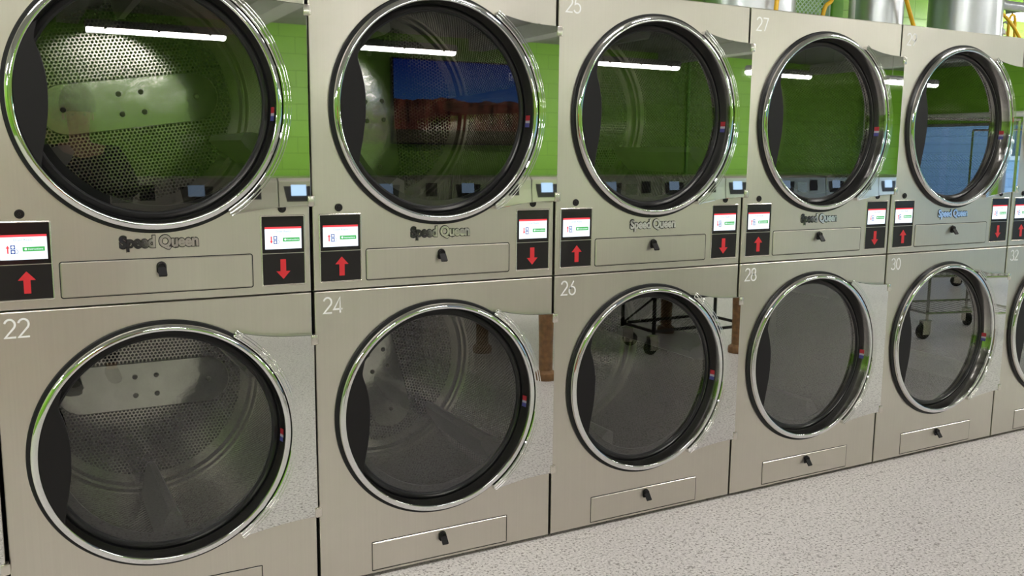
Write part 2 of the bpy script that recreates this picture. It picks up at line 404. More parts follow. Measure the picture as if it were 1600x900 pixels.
def make_door(cz):
    # chrome rolled rim and the polished cone behind it
    mb = MB()
    mb.lathe([(.3585, .001), (.3602, -.014), (.3597, -.0205), (.3580, -.0240), (.3545, -.0258), (.3485, -.0272), (.3440, -.0276), (.3415, -.0264), (.3404, -.0235), (.3405, -.018)], seg=144, mi=0)
    mb.lathe([(.3405, -.018), (.3425, -.0155), (.3425, -.006), (.3418, .008), (.3400, .020), (.3370, .028)], seg=144, mi=1)
    d = mb.build('door', ['chrome', 'cone'], T, loc=(DCX, 0, cz))
    MB().lathe([(.3600, .0045), (.3690, .0045), (.3705, .001), (.3705, -.0055), (.3680, -.0085), (.3595, -.0085)], seg=144).build('outer_gasket', 'rubber', d)
    MB().lathe([(.3600, .026), (.3380, .0265), (.3355, .0300), (.3345, .0335), (.3320, .0325), (.3250, .0240), (.3180, .0205), (.3135, .0220), (.3115, .0260), (.3115, .034)], seg=144).build('glass_gasket', 'rubber', d)
    MB().lathe([(.0, .0270), (.316, .0270)], seg=96).build('door_glass', 'glass', d, smooth=0)
    # black pull handle, a wavy crescent at the left of the glass
    ctl = [(-.2720, .196), (-.2810, .160), (-.2810, .140), (-.2700, .105), (-.2610, .060), (-.2585, .015), (-.2610, -.040), (-.2680, -.090), (-.2770, -.135), (-.2850, -.186)]
    pl = [(v.x, v.z) for v in bez([(a, 0, b) for a, b in ctl], 5)]
    a0 = math.atan2(-.186, -.285) % (2*pi); a1 = math.atan2(.196, -.272)
    for i in range(1, 25): a = a0+(a1-a0)*i/25; pl.append((.3402*cos(a), .3402*sin(a)))
    MB().prism(pl, -.0270, -.004, cap=.002).build('door_handle', 'handle', d)
    # polished hinge plate
    A = R(57.5); r0 = .362; P = []
    for i in range(33): a = -A+2*A*i/32; P.append((r0*cos(a), r0*sin(a)))
    xr = .8695-DCX
    P.append((.2005, .3215))
    for i in range(1, 9):
        f = i/8; P.append((.2005+(xr-.2005)*f, .3215-.0295*f-.010*sin(pi*f)*(1-f*.4)))
    for i in range(0, 9):
        f = i/8; P.append((xr+(.2005-xr)*f, -.300-.0235*f+.006*sin(pi*f)))
    hp = MB().prism(P[::-1] if False else P, -.0275, -.004, cap=.002).build('hinge_plate', 'polish', d, smooth=25)
    mb = MB(); ar = R(58)
    for r1, w in ((.3655, .0022), (.3755, .0026), (.3835, .0018)):
        mb.lathe([(r1-w, -.0272), (r1-w*.6, -.0272-w*.35), (r1, -.0272-w*.45), (r1+w*.6, -.0272-w*.35), (r1+w, -.0272)], seg=60, a0=-ar, a1=ar)
    mb.build('pressed_ridges', 'chrome', hp)if False else mb.build('pressed_ridges', 'polish', d)
    for z in (.276, -.286):
        mb = MB().box(.4275, .4465, -.030, -.0045, z-.016, z+.016, bev=.0015)
        mb.lathe([(0, z-.014), (.004, z-.014), (.004, z+.014), (0, z+.014)], cx=.4465, cz=-.026, seg=16, axis='z')
        mb.build('hinge', 'edge', d)
    # little red, white and blue patch on the inner cone
    mb = MB()
    def pt(r, y, a): return mb.bm.verts.new((r*cos(a), y, r*sin(a)))
    prof = [(.3420, .004), (.3400, .018), (.3380, .0255)]
    for lo, hi, mi in ((R(-4.2), R(-1.2), 0), (R(-5.6), R(-4.2), 1), (R(-8.0), R(-5.6), 2)):
        for (ra, ya), (rb, yb) in zip(prof, prof[1:]):
            mb.face([pt(ra-.0006, ya-.0003, lo), pt(rb-.0006, yb-.0003, lo), pt(rb-.0006, yb-.0003, hi), pt(ra-.0006, ya-.0003, hi)], mi)
    mb.build('cone_patch', ['patch1', 'patch2', 'patch3'], d, smooth=0)
    return d
doors = [make_door(z) for z in DCZ]

def make_drum(cz):
    r = .388; yb = .67; yf = .07
    mb = MB(); bm = mb.bm
    uvl = bm.loops.layers.uv.new('UVMap'); uv2 = bm.loops.layers.uv.new('Punched')
    N = 96
    def strip(prof, flag, mi=0):
        # prof of (r, y, v) ; u = angle * r0
        for (ra, ya, va), (rb, yb_, vb) in zip(prof, prof[1:]):
            for i in range(N):
                a, b = 2*pi*i/N, 2*pi*(i+1)/N
                co = [(ra, ya, va, a), (rb, yb_, vb, a), (rb, yb_, vb, b), (ra, ya, va, b)]
                vs = [bm.verts.new((q[0]*cos(q[3]), q[1], q[0]*sin(q[3]))) for q in co]
                f = bm.faces.new(vs); f.material_index = mi
                for l, q in zip(f.loops, co): l[uvl].uv = (q[3]*r, q[2]); l[uv2].uv = (flag, 0)
    strip([(r, yf, 0), (r, yf+.05, .05)], 0)
    strip([(r, yf+.05, .05), (r, yb-.055, yb-.055)], 1)
    strip([(r, yb-.055, 0), (r, yb-.008, .1)], 0)
    strip([(r, yb-.008, 0), (r-.006, yb-.018, 0), (r-.016, yb-.018, 0), (r-.022, yb-.004, 0), (r-.024, yb, 0), (r-.055, yb, .1)], 0)
    # punched back disc
    rr = r-.055
    ring = [(rr*cos(2*pi*i/N), rr*sin(2*pi*i/N)) for i in range(N)]
    f = bm.faces.new([bm.verts.new((x, yb, z)) for x, z in ring]); 
    for l in f.loops: l[uvl].uv = (l.vert.co.x, l.vert.co.z); l[uv2].uv = (1, 0)
    # front collar between the drum and the door opening
    strip([(r, yf, 0), (r, .055, 0), (.318, .055, 0), (.318, .046, 0), (.362, .046, 0)], 0, 1)
    d = mb.build('drum', ['drum', 'rubber'], T, loc=(DCX+.02, 0, cz+.022), smooth=40)
    # tie bar across the back of the drum, with rounded ends
    P = []
    for s, a0 in ((1, -90), (-1, 90)):
        for i in range(13): a = R(a0+180*i/12); P.append((s*.205+.085*cos(a), .085*sin(a) if abs(a) < 10 else 0))
    sp = MB().prism(P, yb-.012, yb-.001, cap=.003).build('back_plate', 'drumpl', d)
    for x, z in ((-.036, -.034), (.036, -.034), (-.036, .034), (.036, .034), (.215, .0), (-.215, .0)):
        MB().lathe([(0, yb-.019), (.006, yb-.0185), (.0085, yb-.016), (.0095, yb-.012)], seg=14).build('bolt', 'boltm', d, loc=(x, 0, z))
    for a in (-90, 30, 150):
        mb = MB(); L = []
        # tapered ridge lying along the drum wall
        sec = [(-.048, r-.002), (-.024, r-.095), (-.012, r-.115), (.012, r-.115), (.024, r-.095), (.048, r-.002)]
        A = [mb.bm.verts.new((u, yf+.03, v)) for u, v in sec]
        B = [mb.bm.verts.new((u*.8, yb-.05, v)) for u, v in sec]
        for i in range(5): mb.face([A[i], A[i+1], B[i+1], B[i]])
        mb.face(A); mb.face(B)
        mb.build('baffle', 'baffle', d, rot=(0, R(90-a), 0), smooth=60)
    return d
drums = [make_drum(z) for z in DCZ]

def make_control(xa, xb, up):
    z0, z1 = 1.0135, 1.2205
    fr = MB()
    o = rrect(xa-.004, xb+.004, z0-.004, z1+.004, .003, 3); i_ = rrect(xa, xb, z0, z1, .002, 3)
    n = len(o); bm = fr.bm
    rows = [[bm.verts.new((x, y, z)) for x, z in q] for q, y in ((o, .0005), (o, -.0012), (rrect(xa-.002, xb+.002, z0-.002, z1+.002, .003, 3), -.0024), (i_, -.0018), (i_, .002))]
    for A, B in zip(rows, rows[1:]):
        for k in range(n): fr.face([A[k], A[(k+1) % n], B[(k+1) % n], B[k]])
    c = fr.build('control_panel', 'edge', T)
    zs = 1.108
    MB().prism([(xa, zs+.001), (xb, zs+.001), (xb, z1), (xa, z1)], -.0012, .002, cap=.0005).build('display_bezel', 'blackgl', c, smooth=0)
    lp = MB().prism([(xa, z0), (xb, z0), (xb, zs-.001), (xa, zs-.001)], -.0012, .002, cap=.0005).build('lower_bezel', 'blackpl', c, smooth=0)
    cx = (xa+xb)/2+.003
    if not up: cx = (xa+xb)/2-.002
    s = 1 if up else -1; zc = 1.0595
    A = [(-.0085, -.030), (.0085, -.030), (.0085, .006), (.0215, .006), (0, .030), (-.0215, .006), (-.0085, .006)]
    MB().prism([(cx+x, zc+s*z) for x, z in A], -.0022, -.001, cap=0).build('arrow_sign', 'red', c, smooth=0)
    sx0, sx1 = xa+.0085, xb-.0075; sz0, sz1 = 1.1215, 1.1885
    mb = MB(); y = -.0020
    mb.box(sx0, sx1, y, -.001, sz0, sz1-.006, 0)
    mb.box(sx0, sx1, y, -.001, sz1-.006, sz1, 1)
    w = sx1-sx0; y2 = y-.0004
    text_into(mb, 'Dryer Ready', .0088, (sx0+sx1)/2, sz1-.0165, y2, .0004, mi=4, align='CENTER')
    zc = sz0+.028
    s = 1 if up else -1
    A = [(-.0018, -.011), (.0018, -.011), (.0018, .003), (.0048, .003), (0, .011), (-.0048, .003), (-.0018, .003)]
    mb.prism([(sx0+.019+x, zc+s*z) for x, z in A], y2, y, 1, cap=0)
    bx = sx0+.031; q = 1 if up else 0
    for j in (0, 1):
        mb.box(bx-.0055, bx+.0055, y2, y, zc-.012+j*.0125, zc-.001+j*.0125, 3)
        mb.lathe([(0, y2-.0003), (.0036, y2-.0003), (.0036, y)], cx=bx, cz=zc-.0065+j*.0125, seg=14, mi=0)
    mb.tube([(bx+.006+.006*cos(t), y2, zc-.006+.006*sin(t)) for t in [R(-90+18*k) for k in range(11)]], .0005, 4, 3)
    gx0, gx1 = sx0+.054, sx1-.006
    mb.prism(rrect(gx0, gx1, zc-.006, zc+.006, .001, 2), y2, y, 2, cap=0)
    mb.lathe([(0, y2-.0003), (.0032, y2-.0003), (.0032, y)], cx=gx0+.0075, cz=zc, seg=14, mi=0)
    text_into(mb, 'Instructions', .0075, gx0+.013, zc-.0024, y2-.0003, .0003, mi=0)
    mb.build('screen', ['scr', 'scr_r', 'scr_g', 'scr_b', 'scr_t'], c, smooth=0, nodoubles=True)
    return c
make_control(.0275, .1565, True); make_control(.7245, .8515, False)
for x in (.088, .787):
    MB().lathe([(.0125, .001), (.0125, -.0025), (.011, -.0045), (.0085, -.0045), (.0075, -.003), (.0040, -.003), (.0035, -.0055), (0, -.0055)], cx=x, cz=1.2435, seg=28).build('lock_button', 'blackpl', T)

def make_lint(x0, x1, z0, z1, lx, lz, r):
    g = MB().prism(rrect(x0-.0028, x1+.0028, z0-.0028, z1+.0028, r+.002), -.0006, .001, cap=0)
    d = g.build('lint_drawer', 'dark', T, smooth=0)
    MB().prism(rrect(x0, x1, z0, z1, r), -.0034, .001, cap=.0026).build('drawer_front', 'steel', d, smooth=0)
    mb = MB()
    # rounded escutcheon, then a paddle that stands out and down
    P = [(lx+.0135*cos(a), lz+.004+.0135*sin(a)) for a in [R(180-15*i) for i in range(13)]]+[(lx+.0135, lz-.012), (lx+.009, lz-.0175), (lx-.009, lz-.0175), (lx-.0135, lz-.012)]
    mb.prism(P, -.006, -.002, cap=.001)
    mb.lathe([(.0115, -.004), (.0115, -.012), (.0105, -.0145), (.0085, -.0155), (.0065, -.0135), (0, -.0135)], cx=lx, cz=lz+.004, seg=24)
    bm = mb.bm
    A = [(-.0125, -.005, .006), (.0125, -.005, .006), (.0125, -.007, -.012), (-.0125, -.007, -.012)]
    B = [(-.0115, -.014, .002), (.0115, -.014, .002), (.0115, -.031, -.020), (-.0115, -.031, -.020)]
    C = [(-.0105, -.011, -.004), (.0105, -.011, -.004), (.0100, -.027, -.024), (-.0100, -.027, -.024)]
    V = [[bm.verts.new((lx+a, b, lz+c)) for a, b, c in q] for q in (A, B, C)]
    mb.face(V[1]); mb.face(V[2][::-1])
    for i in range(4): mb.face([V[1][i], V[1][(i+1) % 4], V[2][(i+1) % 4], V[2][i]])
    mb.build('latch', 'handle', d)
    return d
make_lint(.1765, .693, 1.011, 1.1085, .4365, 1.0830, .006)
make_lint(.1835, .692, .0235, .1205, .4385, .0960, .0015)

mb = MB(); text_into(mb, 'Speed Queen', .0455, .4355, 1.1425, -.0005, .0010, offset=.0040, align='CENTER', space=.97, sx=.875)
lg = mb.build('brand_lettering', 'blackpl', T, smooth=0, nodoubles=True)
mb = MB(); text_into(mb, 'Speed Queen', .0455, .4355, 1.1425, -.0022, .0026, offset=.0018, align='CENTER', space=.97, sx=.875)
mb.build('letter_faces', 'chrome', lg, smooth=0, nodoubles=True)

def arc(cx, cz, rx, rz, a0, a1, n=14): return [(cx+rx*cos(R(a0+(a1-a0)*i/n)), cz+rz*sin(R(a0+(a1-a0)*i/n))) for i in range(n+1)]
DIG = {
 '0': [arc(.30, .5, .26, .5, 90, 450, 28)],
 '1': [[(.12, .80), (.36, 1.), (.36, 0)]],
 '2': [arc(.29, .72, .25, .28, 165, -38, 16)+[(.04, .02), (.56, .02)]],
 '3': [arc(.27, .75, .22, .25, 160, -90, 14)+arc(.27, .26, .26, .26, 90, -160, 14)],
 '4': [[(.44, 0), (.44, 1.), (.03, .24), (.60, .24)]],
 '5': [[(.52, .98), (.17, .98), (.10, .56)]+arc(.27, .31, .28, .31, 110, -155, 16)],
 '6': [[(.42, 1.), (.08, .42)], arc(.30, .29, .26, .29, 0, 360, 24)],
 '7': [[(.04, .98), (.55, .98), (.20, 0)]],
 '8': [arc(.30, .75, .20, .24, 0, 360, 22), arc(.30, .26, .26, .26, 0, 360, 24)],
 '9': [[(.18, 0), (.52, .58)], arc(.30, .71, .26, .29, 0, 360, 24)]}
def number_mesh(s, x, z, h=.050):
    mb = MB(); px = x
    for ch in s:
        for st in DIG[ch]: mb.ribbon([(px+a*h, z+b*h) for a, b in st], .0052, -.0007)
        px += .66*h
    return mb

# ------------------------------------------------------------------ the row
DR = {  # column: (upper drum turn, lower drum turn)
 -1: (10, 40), 0: (8, 0), 1: (95, -75), 2: (60, 95), 3: (30, 20), 4: (75, 50), 5: (10, 30)}
LBL = {-1: ('dryer stack at far left, cut by frame, only its right edge showing'),
 0: 'stainless dryer stack with lower number 22, the nearest and largest',
 1: 'stainless dryer stack with lower number 24, second from left, television reflected in its upper glass',
 2: 'stainless dryer stack with lower number 26, between stacks 24 and 28',
 3: 'stainless dryer stack numbered 27 above and 28 below',
 4: 'stainless dryer stack numbered 29 above and 30 below',
 5: 'stainless dryer stack with lower number 32, cut by the right frame edge'}
cols = {}
for k in range(-1, 6):
    c = T if k == 0 else copy_tree(T)
    c.location = (k*W, 0, 0); cols[k] = c
    tag(c, LBL[k], 'dryer', 'stacked tumble dryers in a row')
for k, c in cols.items():
    for ch in c.children:
        if ch.name.startswith('drum'):
            up = ch.location.z > 1
            ch.rotation_euler = (0, -R(DR[k][0 if up else 1]), 0)
            if up and k == 0:
                for b in ch.children:
                    if b.name.startswith('baffle'): b.rotation_euler.y -= R(57)
    nu, nl = 21+2*k, 22+2*k
    number_mesh(str(nu), .032, 1.8990).build('unit_number', 'white', c, smooth=0)
    number_mesh(str(nl), .032, .9110).build('unit_number', 'white', c, smooth=0)

# ------------------------------------------------------------------ lamps
def lamp_mesh(name='strip_lamp', wires=True):
    t = empty(name)
    L = .61
    mb = MB()
    mb.prism([(-.05, 0), (-.058, .045), (-.03, .07), (.03, .07), (.058, .045), (.05, 0)], -L, L, cap=.004)
    h = mb.build('housing', 'lamph', t, rot=(0, 0, R(90)))
    mb = MB()
    P = [(.052*cos(a), -.001+.042*sin(a)) for a in [R(180+15*i) for i in range(13)]]
    mb.prism(P, -L+.01, L-.01, cap=.012)
    mb.build('diffuser', 'lamp', t, rot=(0, 0, R(90)))
    for x in (-.45, 0, .45):
        MB().box(x-.012, x+.012, -.060, .060, -.012, .012).build('clip', 'lamph', t, smooth=0)
    for x in (-.5, .5) if wires else ():
        MB().tube([(x, 0, 0), (x, 0, 1)], .0025, 6).build('hanging_wire', 'wire', t, loc=(0, 0, .07))
    return t
L0 = lamp_mesh(); L1 = lamp_mesh(wires=False); C1 = [L1]
spots = [(x, -6.26, 'strip lamp hanging over the far side of the aisle, %s') for x in (-4.1, -1.4, 1.33, 3.72, 6.75, 9.0, 11.6)]
spots += [(x, -1.1, 'unseen strip lamp added over the aisle to light the dryer fronts, %s') for x in (-3.2, -.4, 2.4, 5.2, 8.0, 10.8, 13.2)]  # unseen row, added so the dryer fronts get light
spots += [(x, -4.3, 'unseen strip lamp added in mid-room to brighten the opposite wall, %s') for x in (-4.0, 13.0)]  # unseen extra pair, added to brighten the green wall opposite
spots += [(x, 1.30, 'strip lamp hanging in the service space behind the dryers, %s') for x in (-.5, 6.85, 11.0)]
ords = ['first from the left', 'second from the left', 'third from the left', 'fourth from the left', 'fifth from the left', 'sixth from the left', 'last on the right']
cnt = {}
for i, (x, y, lb) in enumerate(spots):
    if y in (-1.1, -4.3): o = C1.pop() if C1 else copy_tree(L1)
    else: o = L0 if i == 0 else copy_tree(L0)
    o.location = (x, y, {-6.26: 2.49, -1.1: 2.878, -4.3: 2.878, 1.30: 2.41}[y])
    for ch in o.children:
        if ch.name.startswith('hanging_wire'): ch.scale.z = ZC-o.location.z-.07
    q = cnt.get(lb, 0); cnt[lb] = q+1
    tag(o, lb % ords[q], 'lamp', {-1.1: 'added unseen strip lamps over the aisle', -4.3: 'added unseen strip lamps over the middle'}.get(y, 'hanging strip lamps'))

# ------------------------------------------------------------------ service space above and behind the dryers
def duct(x, y, r, label):
    mb = MB(); z0 = 1.98; 
    mb.lathe([(r*.96, z0), (r, z0), (r, z0+.32), (r+.004, z0+.324), (r+.004, z0+.336), (r, z0+.34), (r, ZC-.001), (r*.96, ZC-.001)], cx=x, cz=y, seg=48, axis='z')
    tag(mb.build('exhaust_duct', 'duct'), label, 'duct', 'galvanised exhaust ducts')
duct(3.08, .50, .205, 'wide silver exhaust duct rising behind the top left of dryer 27')
duct(3.945, .50, .114, 'narrow silver exhaust duct rising above the seam between dryers 27 and 29')
duct(4.61, .50, .183, 'wide silver exhaust duct rising above dryer 29')
# diamond wire mesh panel
mb = MB(); x0, x1, z0, z1, y = 3.56, 4.274, 2.0, 2.55, 1.15
p = .0316; hz = .0285
nx = int((x1-x0)/p); nz = int((z1-z0)/hz)
for j in range(nz):
    for i in range(nx):
        xa = x0+i*p; za = z0+j*hz
        for (a, b, c, d_) in ((xa, za, xa+p, za+hz), (xa+p, za, xa, za+hz)):
            mb.tube([(a, y, b), (c, y, d_)], .0036, 4)
t = empty('mesh_screen', ((x0+x1)/2, y, 0), label='pale green diamond wire mesh screen behind the dryers above number 27', cat='screen')
o = mb.build('wire_mesh', 'mesh', t, smooth=0); o.location = (-(x0+x1)/2, -y, 0)
mb = MB().box(x0-.03, x0, y-.02, y+.02, 0, 2.60).box(x1, x1+.012, y-.02, y+.02, 0, 2.60).box(x0, x1, y-.02, y+.02, 2.56, 2.60).box(x0, x1, y-.02, y+.02, 1.96, 1.99)
o = mb.build('frame', 'mesh', t, smooth=0); o.location = (-(x0+x1)/2, -y, 0)
# painted post and pale conduit
tag(MB().box(4.49, 4.585, 1.30, 1.40, 0, ZC-.16, bev=.01).build('painted_post', 'greenp'), 'bright green square post behind the dryers, left of the narrow duct', 'post')
tag(MB().tube([(4.83, 1.45, 0), (4.83, 1.45, ZC-.16)], .024, 14).build('conduit_pipe', 'pvc'), 'thin pale vertical pipe behind the dryers beside the green post', 'pipe')

def hose(P, label, r=.010):
    tag(MB().tube(bez(P), r, 10).build('yellow_gas_hose', 'yellow'), label, 'hose', 'yellow gas hoses')
hose([(3.555, .52, 1.99), (3.557, .51, 2.06), (3.567, .50, 2.13), (3.61, .50, 2.17), (3.66, .52, 2.30)], 'yellow gas hose curving up beside the mesh screen above dryer 27')
hose([(4.04, .34, 1.99), (4.002, .34, 2.058), (3.939, .34, 2.171), (3.87, .34, 2.295), (3.80, .34, 2.42)], 'yellow gas hose slanting up between the two silver ducts')
hose([(4.955, .60, 1.99), (4.953, .60, 2.14), (4.957, .60, 2.225), (4.985, .60, 2.254), (5.055, .60, 2.239), (5.156, .60, 2.19), (5.265, .60, 2.10), (5.33, .60, 1.99)], 'yellow gas hose looping right from the wide duct above dryer 29')
hose([(5.232, .655, 2.105), (5.232, .655, 2.20), (5.243, .655, 2.232), (5.264, .655, 2.243), (5.286, .655, 2.222), (5.296, .655, 2.12), (5.30, .655, 1.99)], 'small yellow gas hose hoop nearest the right frame edge', .009)
hose([(3.00, .25, 1.99), (3.003, .25, 2.05), (3.01, .25, 2.12), (3.03, .25, 2.35)], 'yellow gas hose rising in front of the leftmost wide silver duct')

t = empty('gas_pipe', (5.2, .72, 2.3), label='grey horizontal gas pipe with valves above dryer 29 at upper right', cat='pipe')
def at(mb):
    for v in mb.bm.verts: v.co -= Vector((5.2, .72, 2.3))
    return mb
at(MB().tube([(4.3, .74, 2.315), (8.6, .74, 2.315)], .027, 16)).build('main_pipe', 'pipe', t)
at(MB().lathe([(.027, 5.10), (.038, 5.102), (.038, 5.13), (.032, 5.135), (.032, 5.225), (.038, 5.23), (.038, 5.258), (.027, 5.26)], cx=.74, cz=2.315, seg=20, axis='x').lathe([(.028, 2.27), (.034, 2.268), (.034, 2.245), (.020, 2.235)], cx=5.20, cz=.74, seg=20, axis='z')).build('tee_fitting', 'pipe', t)
at(MB().lathe([(0, 2.14), (.022, 2.142), (.022, 2.165), (.014, 2.17), (.014, 2.18), (.024, 2.182), (.024, 2.20), (.016, 2.205), (.016, 2.215), (.022, 2.218), (.022, 2.236), (.015, 2.24), (.015, 2.26)], cx=5.20, cz=.74, seg=16, axis='z')).build('riser', 'pipe', t)
at(MB().tube([(4.98, .74, 2.160), (5.33, .74, 2.155)], .012, 10)).build('cross_pipe', 'brass', t)
at(MB().lathe([(.013, 1.99), (.013, 2.09), (.022, 2.092), (.022, 2.115), (.014, 2.12), (.014, 2.14), (.024, 2.142), (.024, 2.165), (.015, 2.17), (.015, 2.19), (.009, 2.20), (0, 2.20)], cx=5.262, cz=.72, seg=16, axis='z').tube([(5.24, .70, 2.20), (5.27, .70, 2.21), (5.30, .70, 2.195)], .006, 8)).build('valve', 'pipe', t)

# ------------------------------------------------------------------ far side of the aisle (seen in the mirrors)
PW = 1.07; WZ = 1.13; WYF = -7.30
wm = empty('front_load_washer', (0, 0, 0))
mb = MB().box(.006, PW-.006, -.95, -.02, .10, WZ-.03, bev=.006)
mb.build('body', 'steel', wm, smooth=0)
MB().box(.03, PW-.03, -.9, -.04, 0, .10).build('base', 'dark', wm, smooth=0)
mb = MB(); v = [(-.02, .80), (0, .80), (-.035, WZ-.03), (-.06, WZ), (-.95, WZ), (-.95, WZ-.03), (-.05, WZ-.03)]
V0 = [mb.bm.verts.new((.006, a, b)) for a, b in v]; V1 = [mb.bm.verts.new((PW-.006, a, b)) for a, b in v]
mb.face(V0); mb.face(V1[::-1])
for i in range(len(v)): mb.face([V0[i], V1[i], V1[(i+1) % len(v)], V0[(i+1) % len(v)]])
mb.build('top_panel', 'steel', wm, smooth=0)
def tilt_plate(name, pts, mat, off, dpt=.012):
    # plate lying on the sloping fascia, pts in (x, z)
    mb = MB()
    def q(x, z, d): return (x, -.035*(z-.80)/(WZ-.03-.80)+d, z)
    A = [mb.bm.verts.new(q(x, z, off)) for x, z in pts]; B = [mb.bm.verts.new(q(x, z, off-dpt)) for x, z in pts]
    mb.face(A); mb.face(B[::-1])
    for i in range(len(pts)): mb.face([A[i], A[(i+1) % len(pts)], B[(i+1) % len(pts)], B[i]])
    return mb.build(name, mat, wm, smooth=0)
tilt_plate('display_bezel', [(.05, 1.085), (.41, 1.085), (.37, .87), (.09, .87)], 'blackpl', .008)
tilt_plate('screen', [(.14, 1.055), (.31, 1.055), (.31, .935), (.14, .935)], emit('washer_screen', (.5, .72, 1.), 1.), .010, .004)
tilt_plate('coin_unit', [(.73, 1.06), (.88, 1.06), (.88, .90), (.73, .90)], 'blackpl', .014)
tilt_plate('soap_hatch', [(.46, 1.06), (.66, 1.06), (.66, .88), (.46, .88)], 'edge', .006)
mb = MB().lathe([(.27, -.015), (.275, .02), (.262, .04), (.245, .035), (.215, .0)], seg=48); 
for v_ in mb.bm.verts: v_.co.y *= 1
d = mb.build('washer_door', 'chrome', wm, loc=(PW/2, 0, .45))
MB().lathe([(.217, .002), (.16, -.0), (0, .012)], seg=40).build('door_glass', 'blackgl', d)
MB().box(.20, .26, .028, .055, -.05, .05, bev=.006).build('door_handle', 'blackpl', d)
for i in range(15):
    o = wm if i == 0 else copy_tree(wm)
    o.location = (7.13-.22+PW*(i-9), WYF, 0)
    wl = 'stainless front-load washer, %s in the row against the opposite green wall' % ['first', 'second', 'third', 'fourth', 'fifth', 'sixth', 'seventh', 'eighth', 'ninth', 'tenth', 'eleventh', 'twelfth', 'thirteenth', 'fourteenth', 'fifteenth'][i]
    tag(o, wl, 'washer', 'front-load washers')

# television
def tvmat():
    t = NT('television_picture')
    uv = t.n('ShaderNodeTexCoord'); sp = t.n('ShaderNodeSeparateXYZ', {0: uv.outputs['Generated']})
    gx, gz = sp.outputs[0], sp.outputs[2]
    nz = t.n('ShaderNodeTexNoise', {'Vector': uv.outputs['Generated'], 'Scale': 3.5, 'Detail': 7.})
    nr = t.n('ShaderNodeTexNoise', {'Vector': t.n('ShaderNodeMapping', {'Vector': uv.outputs['Generated'], 'Scale': (14, 1, 3)}).outputs[0], 'Scale': 1., 'Detail': 6.})
    sky = t.ramp(gz, .45, (.10, .30, .80, 1), 1., (.015, .05, .45, 1))
    cl = t.ramp(nz.outputs[0], .60, (0, 0, 0, 1), .72, (1, 1, 1, 1)); sky = t.mix(t.math('MULTIPLY', cl, .5), sky, (.7, .75, .85, 1))
    rock = t.ramp(nr.outputs[0], .35, (.05, .022, .02, 1), .68, (.42, .13, .08, 1))
    hgt = t.n('ShaderNodeTexNoise', {'Vector': t.n('ShaderNodeCombineXYZ', {0: gx}).outputs[0], 'Scale': 4., 'Detail': 3.})
    edge = t.math('MULTIPLY_ADD', hgt.outputs[0], .22, .42)
    isr = t.math('LESS_THAN', gz, edge)
    c = t.mix(isr, sky, rock)
    gnd = t.math('LESS_THAN', gz, .16); c = t.mix(gnd, c, (.10, .09, .05, 1))
    e = t.n('ShaderNodeEmission', {0: c, 1: .65}); t.l(e.outputs[0], t.out.inputs[0]); return t.m
tv = empty('television', (5.38, -8.4, 2.08), label='large wall television showing red desert cliffs under blue sky', cat='television')
MB().box(-.96, .96, -.04, .04, -.55, .55, bev=.006).build('casing', 'blackpl', tv, smooth=0)
MB().box(-.94, .94, .039, .045, -.53, .53).build('picture', tvmat(), tv, smooth=0)
mb = MB(); 
mb.box(.74, .84, .0455, .0462, .33, .43, 0).box(.75, .83, .046, .0465, .34, .42, 1).prism([(.765, .35), (.79, .41), (.815, .35), (.80, .35), (.79, .378), (.78, .35)], .0463, .0475, 0, cap=0)
mb.build('corner_mark', [emit('tv_mark', (.7, .75, .9), 1.), emit('tv_mark_dark', (.03, .06, .4), 1.)], tv, smooth=0)
MB().box(-.2, .2, -.15, -.04, -.2, .2).build('wall_bracket', 'lamph', tv, smooth=0)

tag(MB().tube([(13.3, -8.40, 0), (13.3, -8.40, 2.94)], .055, 20).lathe([(.055, 1.60), (.075, 1.61), (.075, 1.70), (.055, 1.71)], cx=13.3, cz=-8.4, seg=20, axis='z').lathe([(.055, 2.55), (.072, 2.56), (.072, 2.65), (.055, 2.66)], cx=13.3, cz=-8.4, seg=20, axis='z').build('drain_pipe', 'pvc'), 'white vertical drain pipe against the opposite green wall', 'pipe')
tag(MB().tube([(9.4, -8.52, 1.1), (9.4, -8.52, 2.94)], .022, 12).build('conduit_pipe', 'greenp'), 'thin green painted conduit running up the opposite wall', 'pipe')
tag(MB().tube([(14.2, -8.5, 2.12), (14.2, 1.7, 2.12)], .045, 14).build('water_pipe', 'pvc'), 'white horizontal pipe above the end wall windows', 'pipe')

# red vending machine, added as a guessed source for a red smear in the steel
vm = empty('added_vending_machine', (-.25, -8.1, 0), label='tall red vending machine added against the opposite wall to give a red reflection', cat='vending machine')
MB().box(-.40, .40, -.42, .30, .0, 1.95, bev=.015).build('body', plain('red_paint', (.62, .02, .02), .35), vm, smooth=0)
MB().box(-.33, .12, .298, .312, .75, 1.8, bev=.004).build('display_window', 'blackgl', vm, smooth=0)
MB().box(.18, .34, .298, .315, 1.0, 1.5, bev=.004).build('keypad', 'edge', vm, smooth=0)
MB().box(-.30, .10, .298, .318, .35, .55, bev=.004).build('delivery_flap', 'blackpl', vm, smooth=0)
# shift the washers out of its place
for o in [o for o in S.objects if o.parent is None and o.name.startswith('front_load_washer')]:
    if -1.9 < o.location.x < .2:
        for ch in [c for q in o.children for c in q.children]+list(o.children): bpy.data.objects.remove(ch)
        bpy.data.objects.remove(o)

